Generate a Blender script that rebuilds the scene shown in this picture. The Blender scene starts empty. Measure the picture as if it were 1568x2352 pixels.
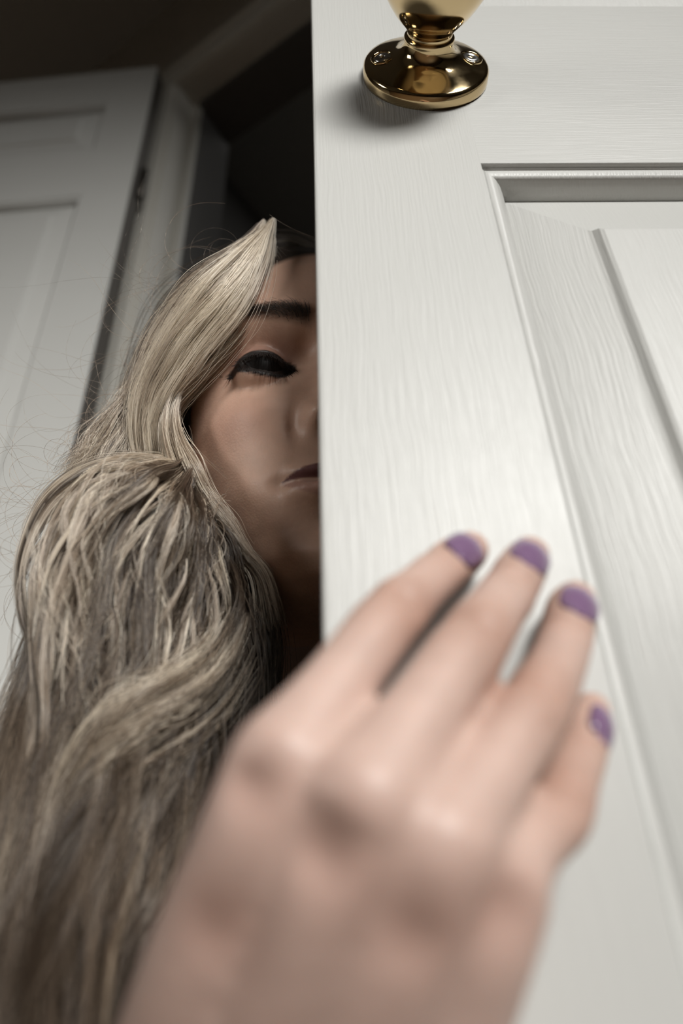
import bpy, bmesh, math, random
import numpy as np
from mathutils import Matrix, Vector

# ------------------------------------------------------------------ camera
SC = bpy.context.scene
COL = SC.collection
CAMZ = 0.63                                   # lens height above the floor
FPX, CX, CY = 1568.0, 784.0, 1176.0           # focal length in pixels of the 1568x2352 frame
_up = np.array([(690 - CX) / FPX, (CY + 1300) / FPX, -1.0]); _up /= np.linalg.norm(_up)
_hd = np.array([0, 0, -1.0]) - _up * -_up[2]; _hd /= np.linalg.norm(_hd)
_rt = np.cross(_hd, _up)
RC = np.array([_rt, _hd, _up])                # camera axes -> world axes
CAM = np.array([0, 0, CAMZ])

cd = bpy.data.cameras.new('camera'); cam = bpy.data.objects.new('camera', cd); COL.objects.link(cam)
cd.sensor_fit = 'VERTICAL'; cd.sensor_height = 36.0; cd.sensor_width = 24.0
cd.lens = 36.0 * FPX / 2352.0
cd.clip_start = 0.01
m = Matrix([list(RC[i]) + [CAM[i]] for i in range(3)] + [[0, 0, 0, 1]])
cam.matrix_world = m
cd.dof.use_dof = True; cd.dof.focus_distance = 0.318; cd.dof.aperture_fstop = 4.2
cd.dof.aperture_blades = 9
SC.camera = cam

# ------------------------------------------------------------------ world, lights, exposure
w = bpy.data.worlds.new('world'); SC.world = w; w.use_nodes = True
w.node_tree.nodes['Background'].inputs[0].default_value = (0.9, 0.95, 1.0, 1)
w.node_tree.nodes['Background'].inputs[1].default_value = 0.02
SC.view_settings.view_transform = 'Standard'; SC.view_settings.look = 'None'
SC.view_settings.gamma = 1.0; SC.view_settings.use_curve_mapping = False
SC.view_settings.exposure = 0.0
SC.cycles.max_bounces = 6; SC.cycles.diffuse_bounces = 3; SC.cycles.glossy_bounces = 4; SC.cycles.transmission_bounces = 4
SC.cycles.caustics_reflective = False; SC.cycles.caustics_refractive = False; SC.cycles.use_denoising = True
SC.cycles.use_adaptive_sampling = True; SC.cycles.adaptive_threshold = 0.045

def area(name, loc, target, sx, sy, power, col, spread=180):
    l = bpy.data.lights.new(name, 'AREA'); l.shape = 'RECTANGLE'; l.size = sx; l.size_y = sy
    l.energy = power; l.color = col; l.spread = math.radians(spread)
    o = bpy.data.objects.new(name, l); COL.objects.link(o)
    p = Vector(loc) + Vector(CAM); o.location = p
    o.rotation_euler = (Vector(target) + Vector(CAM) - p).to_track_quat('-Z', 'Y').to_euler()
    return o
area('window_light', (0.85, -1.90, 1.30), (-0.70, 0.40, -0.25), 0.90, 0.60, 13.2, (1.0, 0.99, 0.955), 62)
area('lamp_light', (-0.88, -0.30, 0.40), (-0.22, 0.42, 0.32), 0.26, 0.26, 0.70, (1.0, 0.985, 0.94), 84)

# ------------------------------------------------------------------ helpers
def ray(x, y): return RC @ np.array([(x - CX) / FPX, (CY - y) / FPX, -1.0])
def at(x, y, d): return CAM + ray(x, y) * d
def atv(P):                                    # P (n,3): px, py, depth -> world
    c = np.stack([(P[:, 0] - CX) / FPX * P[:, 2], (CY - P[:, 1]) / FPX * P[:, 2], -P[:, 2]], 1)
    return c @ RC.T + CAM
YAW = math.radians(2.0)
DD = np.array([math.cos(YAW), math.sin(YAW), 0]); DN = np.array([-math.sin(YAW), math.cos(YAW), 0])
DOOR0 = np.array([0, 0.165, CAMZ])
def on_door(x, y, off_mm=0):                   # the point seen at x, y that lies off_mm in front of the door face
    r = ray(x, y); p0 = np.dot(DOOR0 - CAM, DN) - off_mm * .001
    return CAM + r * (p0 / np.dot(r, DN))

def link(o, parent=None):
    COL.objects.link(o)
    if parent is not None: o.parent = parent
    return o
def tag(o, label=None, cat=None, kind=None, group=None):
    if label: o['label'] = label
    if cat: o['category'] = cat
    if kind: o['kind'] = kind
    if group: o['group'] = group
    return o
def empty(name, loc=(0, 0, 0), rz=0.0):
    o = bpy.data.objects.new(name, None); COL.objects.link(o)
    o.location = loc; o.rotation_euler = (0, 0, rz); o.empty_display_size = 0.05
    return o
def mesh_obj(name, verts, faces, mat, parent=None, smooth=False):
    me = bpy.data.meshes.new(name); me.from_pydata([tuple(map(float, v)) for v in verts], [], faces)
    if smooth: me.polygons.foreach_set('use_smooth', [True] * len(me.polygons))
    me.update()
    if mat: me.materials.append(mat)
    return link(bpy.data.objects.new(name, me), parent)
def box_obj(name, a, b, mat, parent=None, bev=0.0, smooth=False):
    bm = bmesh.new()
    r = bmesh.ops.create_cube(bm, size=1.0)
    a = Vector(a); b = Vector(b)
    for v in bm.verts: v.co = Vector([(a[i] + b[i]) / 2 + v.co[i] * (b[i] - a[i]) for i in range(3)])
    if bev > 0: bmesh.ops.bevel(bm, geom=list(bm.edges), offset=bev, segments=2, profile=.5, affect='EDGES')
    me = bpy.data.meshes.new(name); bm.to_mesh(me); bm.free()
    me.materials.append(mat)
    return link(bpy.data.objects.new(name, me), parent)
def lathe(name, prof, mat, parent, n=64):
    """prof: (axis distance t, radius r); turns round local -Y (towards the room)."""
    V = []; F = []
    for t, r in prof:
        for k in range(n):
            a = 2 * math.pi * k / n; V.append((r * math.cos(a), -t, r * math.sin(a)))
    for i in range(len(prof) - 1):
        for k in range(n):
            k2 = (k + 1) % n
            F.append((i * n + k, i * n + k2, (i + 1) * n + k2, (i + 1) * n + k))
    F.append(tuple(range(n - 1, -1, -1))); F.append(tuple(range((len(prof) - 1) * n, len(prof) * n)))
    o = mesh_obj(name, V, F, mat, parent, True)
    bm = bmesh.new(); bm.from_mesh(o.data); bmesh.ops.recalc_face_normals(bm, faces=bm.faces); bm.to_mesh(o.data); bm.free()
    o.data.polygons.foreach_set('use_smooth', [True] * len(o.data.polygons))
    return o
def cat_rom(P, n):
    P = np.asarray(P, float); k = len(P)
    Q = np.vstack([2 * P[0] - P[1], P, 2 * P[-1] - P[-2]])
    t = np.linspace(0, k - 1 - 1e-9, n); i = t.astype(int); f = (t - i)[:, None]
    p0, p1, p2, p3 = Q[i], Q[i + 1], Q[i + 2], Q[i + 3]
    return .5 * (2 * p1 + (p2 - p0) * f + (2 * p0 - 5 * p1 + 4 * p2 - p3) * f ** 2 + (3 * p1 - p0 - 3 * p2 + p3) * f ** 3)

# ------------------------------------------------------------------ materials
def new_mat(name):
    mt = bpy.data.materials.new(name); mt.use_nodes = True
    nt = mt.node_tree; return mt, nt, nt.nodes['Principled BSDF']
def N(nt, typ, **kw):
    n = nt.nodes.new(typ)
    for k, v in kw.items():
        if k.startswith('i_'): n.inputs[k[2:].replace('_', ' ')].default_value = v
        else: setattr(n, k, v)
    return n
def paint(name, col, grain=None, rough=.40, bump=.16, tint=.02):
    mt, nt, b = new_mat(name); L = nt.links
    tc = N(nt, 'ShaderNodeTexCoord')
    b.inputs['Roughness'].default_value = rough; b.inputs['Specular IOR Level'].default_value = .4
    big = N(nt, 'ShaderNodeTexNoise'); big.inputs['Scale'].default_value = 14; L.new(tc.outputs['Object'], big.inputs['Vector'])
    mix = N(nt, 'ShaderNodeMix', data_type='RGBA'); L.new(big.outputs['Fac'], mix.inputs['Factor'])
    mix.inputs[6].default_value = (*[c * (1 - tint) for c in col], 1); mix.inputs[7].default_value = (*[min(1, c * (1 + tint)) for c in col], 1)
    L.new(mix.outputs[2], b.inputs['Base Color'])
    if grain:
        # wander: the grain lines drift sideways along their length
        wn = N(nt, 'ShaderNodeTexNoise'); wn.inputs['Scale'].default_value = 22; wn.inputs['Detail'].default_value = 2
        L.new(tc.outputs['Object'], wn.inputs['Vector'])
        sub = N(nt, 'ShaderNodeVectorMath', operation='SUBTRACT'); L.new(wn.outputs['Color'], sub.inputs[0]); sub.inputs[1].default_value = (.5, .5, .5)
        sc_ = N(nt, 'ShaderNodeVectorMath', operation='SCALE'); L.new(sub.outputs[0], sc_.inputs[0]); sc_.inputs['Scale'].default_value = .005
        add = N(nt, 'ShaderNodeVectorMath', operation='ADD'); L.new(tc.outputs['Object'], add.inputs[0]); L.new(sc_.outputs[0], add.inputs[1])
        mp = N(nt, 'ShaderNodeMapping'); L.new(add.outputs[0], mp.inputs['Vector'])
        mp.inputs['Scale'].default_value = (1000, 300, 28) if grain == 'V' else (28, 300, 1000)
        n1 = N(nt, 'ShaderNodeTexNoise'); n1.inputs['Scale'].default_value = 1.0; n1.inputs['Detail'].default_value = 2.5; n1.inputs['Roughness'].default_value = .55
        L.new(mp.outputs[0], n1.inputs['Vector'])
        rp = N(nt, 'ShaderNodeValToRGB'); rp.color_ramp.elements[0].position = .33; rp.color_ramp.elements[1].position = .62
        L.new(n1.outputs['Fac'], rp.inputs['Fac'])
        fine = N(nt, 'ShaderNodeTexNoise'); fine.inputs['Scale'].default_value = 1400; fine.inputs['Detail'].default_value = 2
        L.new(tc.outputs['Object'], fine.inputs['Vector'])
        ma = N(nt, 'ShaderNodeMath', operation='MULTIPLY_ADD'); L.new(fine.outputs['Fac'], ma.inputs[0]); ma.inputs[1].default_value = .28; L.new(rp.outputs['Color'], ma.inputs[2])
        bp = N(nt, 'ShaderNodeBump'); bp.inputs['Strength'].default_value = bump; bp.inputs['Distance'].default_value = .0006
        L.new(ma.outputs[0], bp.inputs['Height']); L.new(bp.outputs[0], b.inputs['Normal'])
    return mt
WHITE = (.53, .528, .508)
M_V = paint('door_paint_vertical_grain', WHITE, 'V')
M_H = paint('door_paint_horizontal_grain', WHITE, 'H')
M_T = paint('trim_paint', (.62, .60, .55), None, .4)
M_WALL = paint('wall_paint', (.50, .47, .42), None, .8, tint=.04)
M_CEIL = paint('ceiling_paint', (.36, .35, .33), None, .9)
M_DARK = paint('closet_and_shade_paint', (.13, .125, .12), None, .9)  # closet walls; also painted-in shade on the frame's inner faces
M_FLOOR = paint('floor_wood', (.22, .15, .10), 'H', .45)

def metal(name, col, rough, smudge=.12):
    mt, nt, b = new_mat(name); L = nt.links
    b.inputs['Metallic'].default_value = 1; b.inputs['Base Color'].default_value = (*col, 1)
    tc = N(nt, 'ShaderNodeTexCoord'); n = N(nt, 'ShaderNodeTexNoise'); n.inputs['Scale'].default_value = 90; n.inputs['Detail'].default_value = 6
    L.new(tc.outputs['Object'], n.inputs['Vector'])
    mr = N(nt, 'ShaderNodeMapRange'); mr.inputs['From Min'].default_value = .42; mr.inputs['From Max'].default_value = .8
    mr.inputs['To Min'].default_value = rough; mr.inputs['To Max'].default_value = rough + smudge
    L.new(n.outputs['Fac'], mr.inputs['Value']); L.new(mr.outputs[0], b.inputs['Roughness'])
    return mt
M_BRASS = metal('polished_brass', (.60, .46, .26), .07)
M_STEEL = metal('screw_steel', (.75, .74, .72), .18)
M_HINGE = metal('hinge_metal', (.10, .09, .08), .4)

# ------------------------------------------------------------------ panelled doors
MOULD = [(0, 0), (.0005, .0018), (.0016, .0024), (.0024, .0022), (.0042, .0026), (.0064, .0038), (.0082, .0056), (.0096, .0080), (.0106, .0112)]
RAISE = [(.0106, .0112), (.0140, .0104), (.0385, .0052), (.0400, .0046), (.0418, .0022), (.0432, .0016)]
def ring_mesh(u0, u1, z0, z1, prof, close):
    V = []; F = []
    for d, y in prof:
        V += [(u0 + d, y, z0 + d), (u1 - d, y, z0 + d), (u1 - d, y, z1 - d), (u0 + d, y, z1 - d)]
    for i in range(len(prof) - 1):
        for k in range(4):
            k2 = (k + 1) % 4; F.append((i * 4 + k, i * 4 + k2, (i + 1) * 4 + k2, (i + 1) * 4 + k))
    if close: n = (len(prof) - 1) * 4; F.append((n, n + 1, n + 2, n + 3))
    return V, F
def panel_door(root, width, st, zs, top, back=.035):
    """zs: (low, high) of every panel from the bottom up; local z from the door foot, front face at local y=0."""
    for e0, e1 in ((0, st), (width, width - st)):             # the outer corners are eased, the joint to the rails is flush
        c = .0012 if e0 < e1 else -.0012
        pl = [(e1, 0), (e0 + c, 0), (e0 + c * .3, abs(c) * .3), (e0, abs(c)), (e0, back - abs(c)), (e0 + c * .3, back - abs(c) * .3), (e0 + c, back), (e1, back)]
        if e0 > e1: pl = pl[::-1]
        k = len(pl)
        mesh_obj('stile', [(x, y, 0) for x, y in pl] + [(x, y, top) for x, y in pl], [tuple(range(k)), tuple(range(2 * k - 1, k - 1, -1))] + [((i + 1) % k, i, k + i, k + (i + 1) % k) for i in range(k)], M_V, root)
    edges = [0] + [e for z in zs for e in z] + [top]
    for i in range(0, len(edges), 2):
        box_obj('rail', (st, 0, edges[i]), (width - st, back, edges[i + 1]), M_H, root)
    for z0, z1 in zs:
        V, F = ring_mesh(st, width - st, z0, z1, MOULD, False)
        # the returns of the moulding are thick: close it towards the back of the door
        k = len(V)
        mo = mesh_obj('moulding', V, F, M_V, root)
        bm = bmesh.new(); bm.from_mesh(mo.data)
        for f in bm.faces: f.smooth = True
        bm.to_mesh(mo.data); bm.free()
        es = mo.modifiers.new('edges', 'EDGE_SPLIT'); es.split_angle = math.radians(38)
        so = mo.modifiers.new('thick', 'SOLIDIFY'); so.thickness = .004; so.offset = -1
        V, F = ring_mesh(st, width - st, z0, z1, RAISE, True)
        n = len(V)
        V += [(st + .0108, .028, z0 + .0108), (width - st - .0108, .028, z0 + .0108), (width - st - .0108, .028, z1 - .0108), (st + .0108, .028, z1 - .0108)]
        for q in range(4): q2 = (q + 1) % 4; F.append((q2, q, n + q, n + q2))
        F.append((n + 3, n + 2, n + 1, n))
        mesh_obj('panel', V, F, M_V, root)
FOOT = .010
d1 = empty('door_1', tuple(np.array([DOOR0[0], DOOR0[1], FOOT]) - DD * .0060), YAW)
tag(d1, 'white painted wood-grain panelled door with brass knob, in the foreground', 'door', 'structure')
def rel(z): return z + CAMZ - FOOT
DZS = [(rel(-.40), rel(.2786)), (rel(.428), rel(.979)), (rel(1.105), rel(1.25))]
TOP = rel(1.36)
panel_door(d1, .52, .0708, DZS, TOP)

# brass knob on its rosette
KU, KZ = .0540, rel(.3505)
ros = lathe('rosette', [(0, .0298), (.0012, .0300), (.0052, .0297), (.0062, .0289), (.0066, .0277), (.0076, .0245), (.0085, .0208), (.0094, .0174), (.0106, .0146), (.0124, .0127), (.0146, .0117), (.0166, .0115), (.0176, .0117), (.0182, .0114), (.0184, .0104)], M_BRASS, d1)
ros.location = (KU, 0, KZ); ros['label'] = 'round brass rosette with two screws'
kn = lathe('knob', [(.0170, .0090), (.0176, .0100), (.0186, .0106), (.0194, .0105), (.0203, .0106), (.0214, .0112), (.0228, .0124), (.0248, .0145), (.0275, .0170), (.031, .0196), (.036, .0226), (.042, .0248), (.048, .0256), (.054, .0248), (.059, .0224), (.063, .0178), (.0655, .011), (.0662, .004)], M_BRASS, d1)
kn.location = (KU, 0, KZ); kn['label'] = 'polished brass door knob'
for sx in (-1, 1):
    s = lathe('screw', [(.0055, .0043), (.0084, .0043), (.0090, .0038), (.0094, .0024), (.0086, .0012), (.0074, .0007)], M_STEEL, ros, 24)
    s.location = (sx * .0195, 0, .001); s.rotation_euler = (0, 0, sx * math.radians(9))
    c = lathe('screw_hole', [(.0060, .0058), (.0088, .0057), (.0093, .0053), (.0088, .0047), (.0068, .0043)], M_BRASS, ros, 24)
    c.location = (sx * .0195, 0, .001); c.rotation_euler = (0, 0, sx * math.radians(9))

# second door, swung back to the wall on the left
A2 = np.array([-.3033, .6094]); dir2 = np.array([-.2949, .0178]); dir2 /= np.linalg.norm(dir2)
# local +X must run along the door with the front face towards the camera: start at the far (left) end
W2 = .41
s2 = A2 + dir2 * W2; rz2 = math.atan2(-dir2[1], -dir2[0])
d2 = empty('door_2', (s2[0], s2[1], FOOT), rz2)
tag(d2, 'white panelled door swung open against the wall, out of focus at left', 'door', 'structure')
panel_door(d2, W2, .0745, DZS, TOP)
box_obj('edge_shade_strip', (W2, .002, .002), (W2 + .0012, .033, TOP - .002), paint('edge_shade_paint', (.10, .09, .08), 'V', .7), d2)['label'] = 'hinge edge of the door with its shade painted on'  # added dark strip, the edge's shade put into its colour
for hz in (rel(1.03), rel(.10)):
    hg = lathe('hinge', [(-.038, .003), (-.036, .0055), (.036, .0055), (.038, .003)], M_HINGE, d2, 16)
    hg.rotation_euler = (math.pi / 2, 0, 0); hg.location = (W2 + .006, .022, hz); hg['label'] = 'dark hinge knuckle'

# ------------------------------------------------------------------ room shell, doorway
F0 = np.array([-.2737, .6504]); az = math.radians(-59.3)
RD = -np.array([math.sin(az), math.cos(az)])            # along the wall, to the right
RN = np.array([-RD[1], RD[0]])                          # into the closet
if RN[1] < 0: RN = -RN
def rp(a, b, z): p = F0 + RD * a + RN * b; return (p[0], p[1], z)
def prism_ab(name, pts, z0, z1, mat, parent=None):
    n = len(pts); V = [rp(a, b, z0) for a, b in pts] + [rp(a, b, z1) for a, b in pts]
    F = [tuple(range(n - 1, -1, -1)), tuple(range(n, 2 * n))] + [(i, (i + 1) % n, n + (i + 1) % n, n + i) for i in range(n)]
    o = mesh_obj(name, V, F, mat, parent)
    bm = bmesh.new(); bm.from_mesh(o.data); bmesh.ops.recalc_face_normals(bm, faces=bm.faces); bm.to_mesh(o.data); bm.free()
    return o
ZC = 2.47; OPW = .955; ZO = CAMZ + 1.37
XL, XR, YB = -1.6, 3.2, -3.0
def wall_open():
    pts = [(XL, 0), (-.03, 0), (-.03, ZO + .03), (OPW + .03, ZO + .03), (OPW + .03, 0), (XR, 0), (XR, ZC), (XL, ZC)]
    n = len(pts); V = [rp(a, .0, z) for a, z in pts] + [rp(a, .13, z) for a, z in pts]
    F = [tuple(range(n)), tuple(range(2 * n - 1, n - 1, -1))] + [((i + 1) % n, i, n + i, n + (i + 1) % n) for i in range(n)]
    o = mesh_obj('wall_front', V, F, M_WALL)
    bm = bmesh.new(); bm.from_mesh(o.data); bmesh.ops.recalc_face_normals(bm, faces=bm.faces); bm.to_mesh(o.data); bm.free()
    return tag(o, 'plain dark wall around the doorway', 'wall', 'structure')
wall_open()
tag(prism_ab('floor', [(XL, YB), (XR, YB), (XR, 1.3), (XL, 1.3)], -.05, 0, M_FLOOR), 'brown wooden floor below the doors', 'floor', 'structure')
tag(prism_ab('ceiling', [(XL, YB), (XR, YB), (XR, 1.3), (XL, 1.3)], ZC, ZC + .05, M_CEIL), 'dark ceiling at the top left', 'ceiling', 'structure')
tag(prism_ab('wall_left', [(XL - .1, YB), (XL, YB), (XL, .13), (XL - .1, .13)], 0, ZC, M_WALL), 'plain wall left of the open door', 'wall', 'structure')
tag(prism_ab('wall_right', [(XR, YB), (XR + .1, YB), (XR + .1, .13), (XR, .13)], 0, ZC, M_WALL), 'plain wall to the right', 'wall', 'structure')
tag(prism_ab('wall_rear', [(XL, YB - .1), (XR, YB - .1), (XR, YB), (XL, YB)], 0, ZC, M_WALL), 'plain wall behind the camera', 'wall', 'structure')
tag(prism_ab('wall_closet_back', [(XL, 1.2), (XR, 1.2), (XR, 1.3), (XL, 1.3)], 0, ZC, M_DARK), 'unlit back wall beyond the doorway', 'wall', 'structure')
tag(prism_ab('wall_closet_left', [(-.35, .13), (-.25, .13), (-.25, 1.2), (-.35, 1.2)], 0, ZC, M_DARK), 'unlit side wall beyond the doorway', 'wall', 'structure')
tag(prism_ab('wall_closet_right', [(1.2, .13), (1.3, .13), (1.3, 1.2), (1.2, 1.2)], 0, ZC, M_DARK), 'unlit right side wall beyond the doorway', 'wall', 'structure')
fill = area('added_closet_fill', (0, 0, 0), (0, 0, -1), .8, .5, 1.8, (1, 1, .97)); fill.location = rp(.6, .75, ZC - .03)  # added fill without a fixture, lifts the blacks beyond the doorway
tr = empty('trim_1', rp(0, 0, 0)); tag(tr, 'painted door frame around the dark doorway', 'door frame', 'structure')
def trim(name, pts, z0, z1, mat=M_T):
    o = prism_ab(name, pts, z0, z1, mat)
    o.parent = tr; o.matrix_parent_inverse = Matrix.Translation(-Vector(rp(0, 0, 0)))
    return o
trim('jamb', [(-.03, -.002), (0, -.002), (0, .041), (.012, .041), (.012, .052), (-.03, .052)], 0, ZO)
trim('shade_painted_lining', [(-.03, .052), (.012, .052), (.012, .13), (-.03, .13)], 0, ZO, M_DARK)  # reveal behind the stop, its shade painted as dark colour
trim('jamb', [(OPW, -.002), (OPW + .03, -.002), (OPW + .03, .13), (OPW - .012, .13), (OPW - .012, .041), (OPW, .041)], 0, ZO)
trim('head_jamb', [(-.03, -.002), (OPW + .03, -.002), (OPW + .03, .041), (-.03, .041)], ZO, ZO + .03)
trim('shade_painted_lining', [(-.03, .041), (OPW + .03, .041), (OPW + .03, .13), (-.03, .13)], ZO, ZO + .03, M_DARK)  # inner soffit, darkened in colour to read as shaded
trim('door_stop', [(0.012, .041), (OPW - .012, .041), (OPW - .012, .13), (0.012, .13)], ZO - .012, ZO, M_DARK)  # dark colour here stands for the shade under the head
for a0, a1 in ((-.066, -.006), (OPW + .006, OPW + .066)):
    trim('architrave', [(a0, 0), (a0, -.016), (a0 + .012, -.018), (a0 + .018, -.013), (a1 - .016, -.010), (a1 - .008, -.012), (a1, -.008), (a1, 0)], 0, ZO + .006)
V = []
prof = [(-.0, 0), (0, -.008), (.008, -.012), (.016, -.010), (.042, -.013), (.048, -.018), (.060, -.016), (.060, 0)]
V = [rp(-.066, b, ZO + .006 + z) for z, b in prof] + [rp(OPW + .066, b, ZO + .006 + z) for z, b in prof]
n = len(prof)
ha = mesh_obj('head_architrave', V, [tuple(range(n)), tuple(range(2 * n - 1, n - 1, -1))] + [((i + 1) % n, i, n + i, n + (i + 1) % n) for i in range(n)], M_T)
ha.parent = tr; ha.matrix_parent_inverse = Matrix.Translation(-Vector(rp(0, 0, 0)))

# ------------------------------------------------------------------ the person: body as one skin
def eul(yaw, pit, rol):
    B = np.array([[-1, 0, 0], [0, -1, 0], [0, 0, 1.]])
    cy, sy, cp, sp, cr, sr = math.cos(yaw), math.sin(yaw), math.cos(pit), math.sin(pit), math.cos(rol), math.sin(rol)
    return B @ np.array([[cy, -sy, 0], [sy, cy, 0], [0, 0, 1]]) @ np.array([[1, 0, 0], [0, cp, -sp], [0, sp, cp]]) @ np.array([[cr, 0, sr], [0, 1, 0], [-sr, 0, cr]])
HR = eul(math.radians(16.5), math.radians(-8.7), math.radians(1.8))
HT = np.array([-.0228, .3238, .2554]) + CAM
def head2w(P): return (np.asarray(P, float) * .001) @ HR.T + HT
def w2head(P): return ((P - HT) @ HR) * 1000.0
EX, EZ = 35.0, -4.0                                       # eye centre, mm in the head's own frame
def g(x, s): return np.exp(-(x / s) ** 2)
_cz = [-124, -121, -116, -110, -101, -90, -80, -72, -66, -58, -48, -36, -20, 0, 8, 16, 25, 40, 55, 70, 85, 100, 112, 120]
_cc = [30, 55, 76, 85, 88.5, 86, 87.5, 90, 90.5, 89, 88, 87, 86.5, 87, 88, 91, 93.5, 92.5, 89, 82, 70, 50, 28, 2]
_wz = [-124, -118, -110, -100, -85, -70, -50, -30, -10, 10, 30, 50, 70, 85, 100, 112, 120]
_ww = [14, 24, 34, 43, 52, 57.5, 63, 67.5, 70, 71.5, 73, 73, 69, 61, 47, 28, 4]
_bz = [-124, -100, -70, -40, 0, 40, 70, 95, 112, 120]
_bb = [18, 30, 44, 70, 92, 98, 88, 62, 32, 4]
def feat(x, z):
    a = np.abs(x)
    hn = np.interp(z, [-47, -43, -39, -35, -30, -24, -14, -4, 6, 14], [0, 2.5, 9, 20, 24.5, 22, 15.5, 9, 4, 0])
    sn = np.interp(z, [-45, -34, -24, -10, 8], [9, 8.5, 7.5, 6.5, 7])
    y = hn * np.exp(-(a / sn) ** 2)
    y += 9.0 * np.exp(-((a - 13.5) / 5.2) ** 2 - ((z + 36) / 6.5) ** 2)
    y -= 3.0 * np.exp(-((a - 21) / 3.5) ** 2 - ((z + 40) / 8) ** 2)              # fold beside the nose wing
    y -= 9.5 * np.exp(-((a - EX + 1) / 17) ** 2 - ((z - EZ - 1) / 11) ** 2)
    y -= 4.5 * np.exp(-((a - 15) / 6) ** 2 - ((z - 5) / 8) ** 2)
    y += 2.6 * np.exp(-((a - 32) / 20) ** 2 - ((z - 23) / 7) ** 2)
    y += 4.2 * np.exp(-((a - 44) / 18) ** 2 - ((z + 30) / 15) ** 2)
    y += 1.5 * np.exp(-(a / 22) ** 2 - ((z + 68) / 15) ** 2)
    lw = np.clip(1 - (a / 26.0) ** 2.2, 0, 1) ** .6
    y += lw * (4.6 * g(z + 64.2, 3.6) + 5.4 * g(z + 74.2, 4.6) - 4.5 * g(z + 68.6, 1.5))
    y -= 3.0 * np.exp(-((a - 27) / 4) ** 2 - ((z + 69) / 4) ** 2)
    y -= 3.0 * np.exp(-(a / 20) ** 2 - ((z + 86) / 5) ** 2)
    y += 3.5 * np.exp(-(a / 15) ** 2 - ((z + 102) / 9) ** 2)
    y -= 1.2 * np.exp(-(a / 3.0) ** 2 - ((z + 54) / 6) ** 2)
    return y
def eye_open(x, z):
    """>0 inside the almond between the lids."""
    t = (np.abs(x) - EX) / 15.5
    up = EZ + 4.4 * (1 - np.abs(t) ** 2.0) + .7 * t
    lo = EZ - 6.4 * (1 - np.abs(t) ** 2.2) + .7 * t
    return np.where(np.abs(t) < 1, np.minimum(up - z, z - lo), -10.0)
def lid(x, z, y):
    a = np.abs(x); r2 = 13.6 ** 2 - (a - EX) ** 2 - (z - EZ) ** 2
    ys = np.where(r2 > 0, 69.5 + np.sqrt(np.maximum(r2, 0)), -50)
    k = 2.2; h = np.clip(.5 + .5 * (ys - y) / k, 0, 1)
    yy = y * (1 - h) + ys * h + k * h * (1 - h)
    t = (a - EX) / 14.0
    for dz, am in ((7.6, 1.0), (9.8, .7)):
        yy -= am * np.exp(-((z - (EZ + dz - 3.4 * t * t)) / .8) ** 2) * np.clip(1.25 - t * t, 0, 1)
    op = eye_open(x, z)
    yy -= 3.2 * np.clip(op / 1.2, 0, 1)
    return yy
def head_mesh():
    nz, na = 260, 360
    zs = np.linspace(-124, 120, nz); ph = np.linspace(-np.pi, np.pi, na, endpoint=False)
    Z = np.repeat(zs[:, None], na, 1); PH = np.repeat(ph[None], nz, 0)
    W = np.interp(Z, _wz, _ww); C = np.interp(Z, _cz, _cc); B = np.interp(Z, _bz, _bb)
    s, c = np.sin(PH), np.cos(PH)
    X = W * np.sign(s) * np.abs(s) ** .95
    Y = np.where(c > 0, C * np.abs(c) ** .80, -B * np.abs(c) ** .95)
    front = np.clip(c * 3, 0, 1)
    yf = lid(X, Z, Y + feat(X, Z))
    Y = Y * (1 - front) + yf * front
    V = np.stack([X, Y, Z], -1).reshape(-1, 3)
    F = []
    idx = np.arange(nz * na).reshape(nz, na); r = np.roll(idx, -1, 1)
    F = np.stack([idx[:-1], r[:-1], r[1:], idx[1:]], -1).reshape(-1, 4).tolist()
    F.append(idx[0][::-1].tolist()); F.append(idx[-1].tolist())
    return head2w(V), F
def tube(P, R, n=20, sub=8, flat=None):
    """Closed tapered tube through P (world, m) with radii R (m); flat=(axis vector, factor) squashes it along one direction."""
    P = np.asarray(P, float); R = np.asarray(R, float)
    k = (len(P) - 1) * sub + 1
    Q = cat_rom(np.hstack([P, R[:, None]]), k); P = Q[:, :3]; R = np.maximum(Q[:, 3], 1e-4)
    t = np.gradient(P, axis=0); t /= np.linalg.norm(t, axis=1)[:, None]
    # round end caps
    def cap(p, tt, r, sgn): return [(p + tt * sgn * r * math.sin(a), r * math.cos(a)) for a in (math.radians(28), math.radians(55), math.radians(78))]
    rings = [(p, r, t[0]) for p, r in cap(P[0], t[0], R[0], -1)[::-1]] + [(P[i], R[i], t[i]) for i in range(k)] + [(p, r, t[-1]) for p, r in cap(P[-1], t[-1], R[-1], 1)]
    V = []; F = []
    ref = np.array([.13, .27, .95])
    for p, r, tt in rings:
        a = np.cross(tt, ref); a /= np.linalg.norm(a); b = np.cross(tt, a)
        for j in range(n):
            th = 2 * math.pi * j / n; o = (a * math.cos(th) + b * math.sin(th)) * r
            if flat is not None: o = o - flat[0] * np.dot(o, flat[0]) * (1 - flat[1])
            V.append(p + o)
    for i in range(len(rings) - 1):
        for j in range(n):
            j2 = (j + 1) % n; F.append([i * n + j, i * n + j2, (i + 1) * n + j2, (i + 1) * n + j])
    F.append(list(range(n))[::-1]); F.append(list(range((len(rings) - 1) * n, len(rings) * n)))
    return np.array(V), F
def ball(c, r, sx=(1, 1, 1)):
    V, F = tube([np.array(c) - [0, 0, 1e-4], np.array(c) + [0, 0, 1e-4]], [r, r], 24, 2)
    return (V - c) * np.array(sx) + c, F
def join(parts):
    V = []; F = []; k = 0
    for v, f in parts:
        V.append(v); F += [[i + k for i in q] for q in f]; k += len(v)
    return np.vstack(V), F
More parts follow.
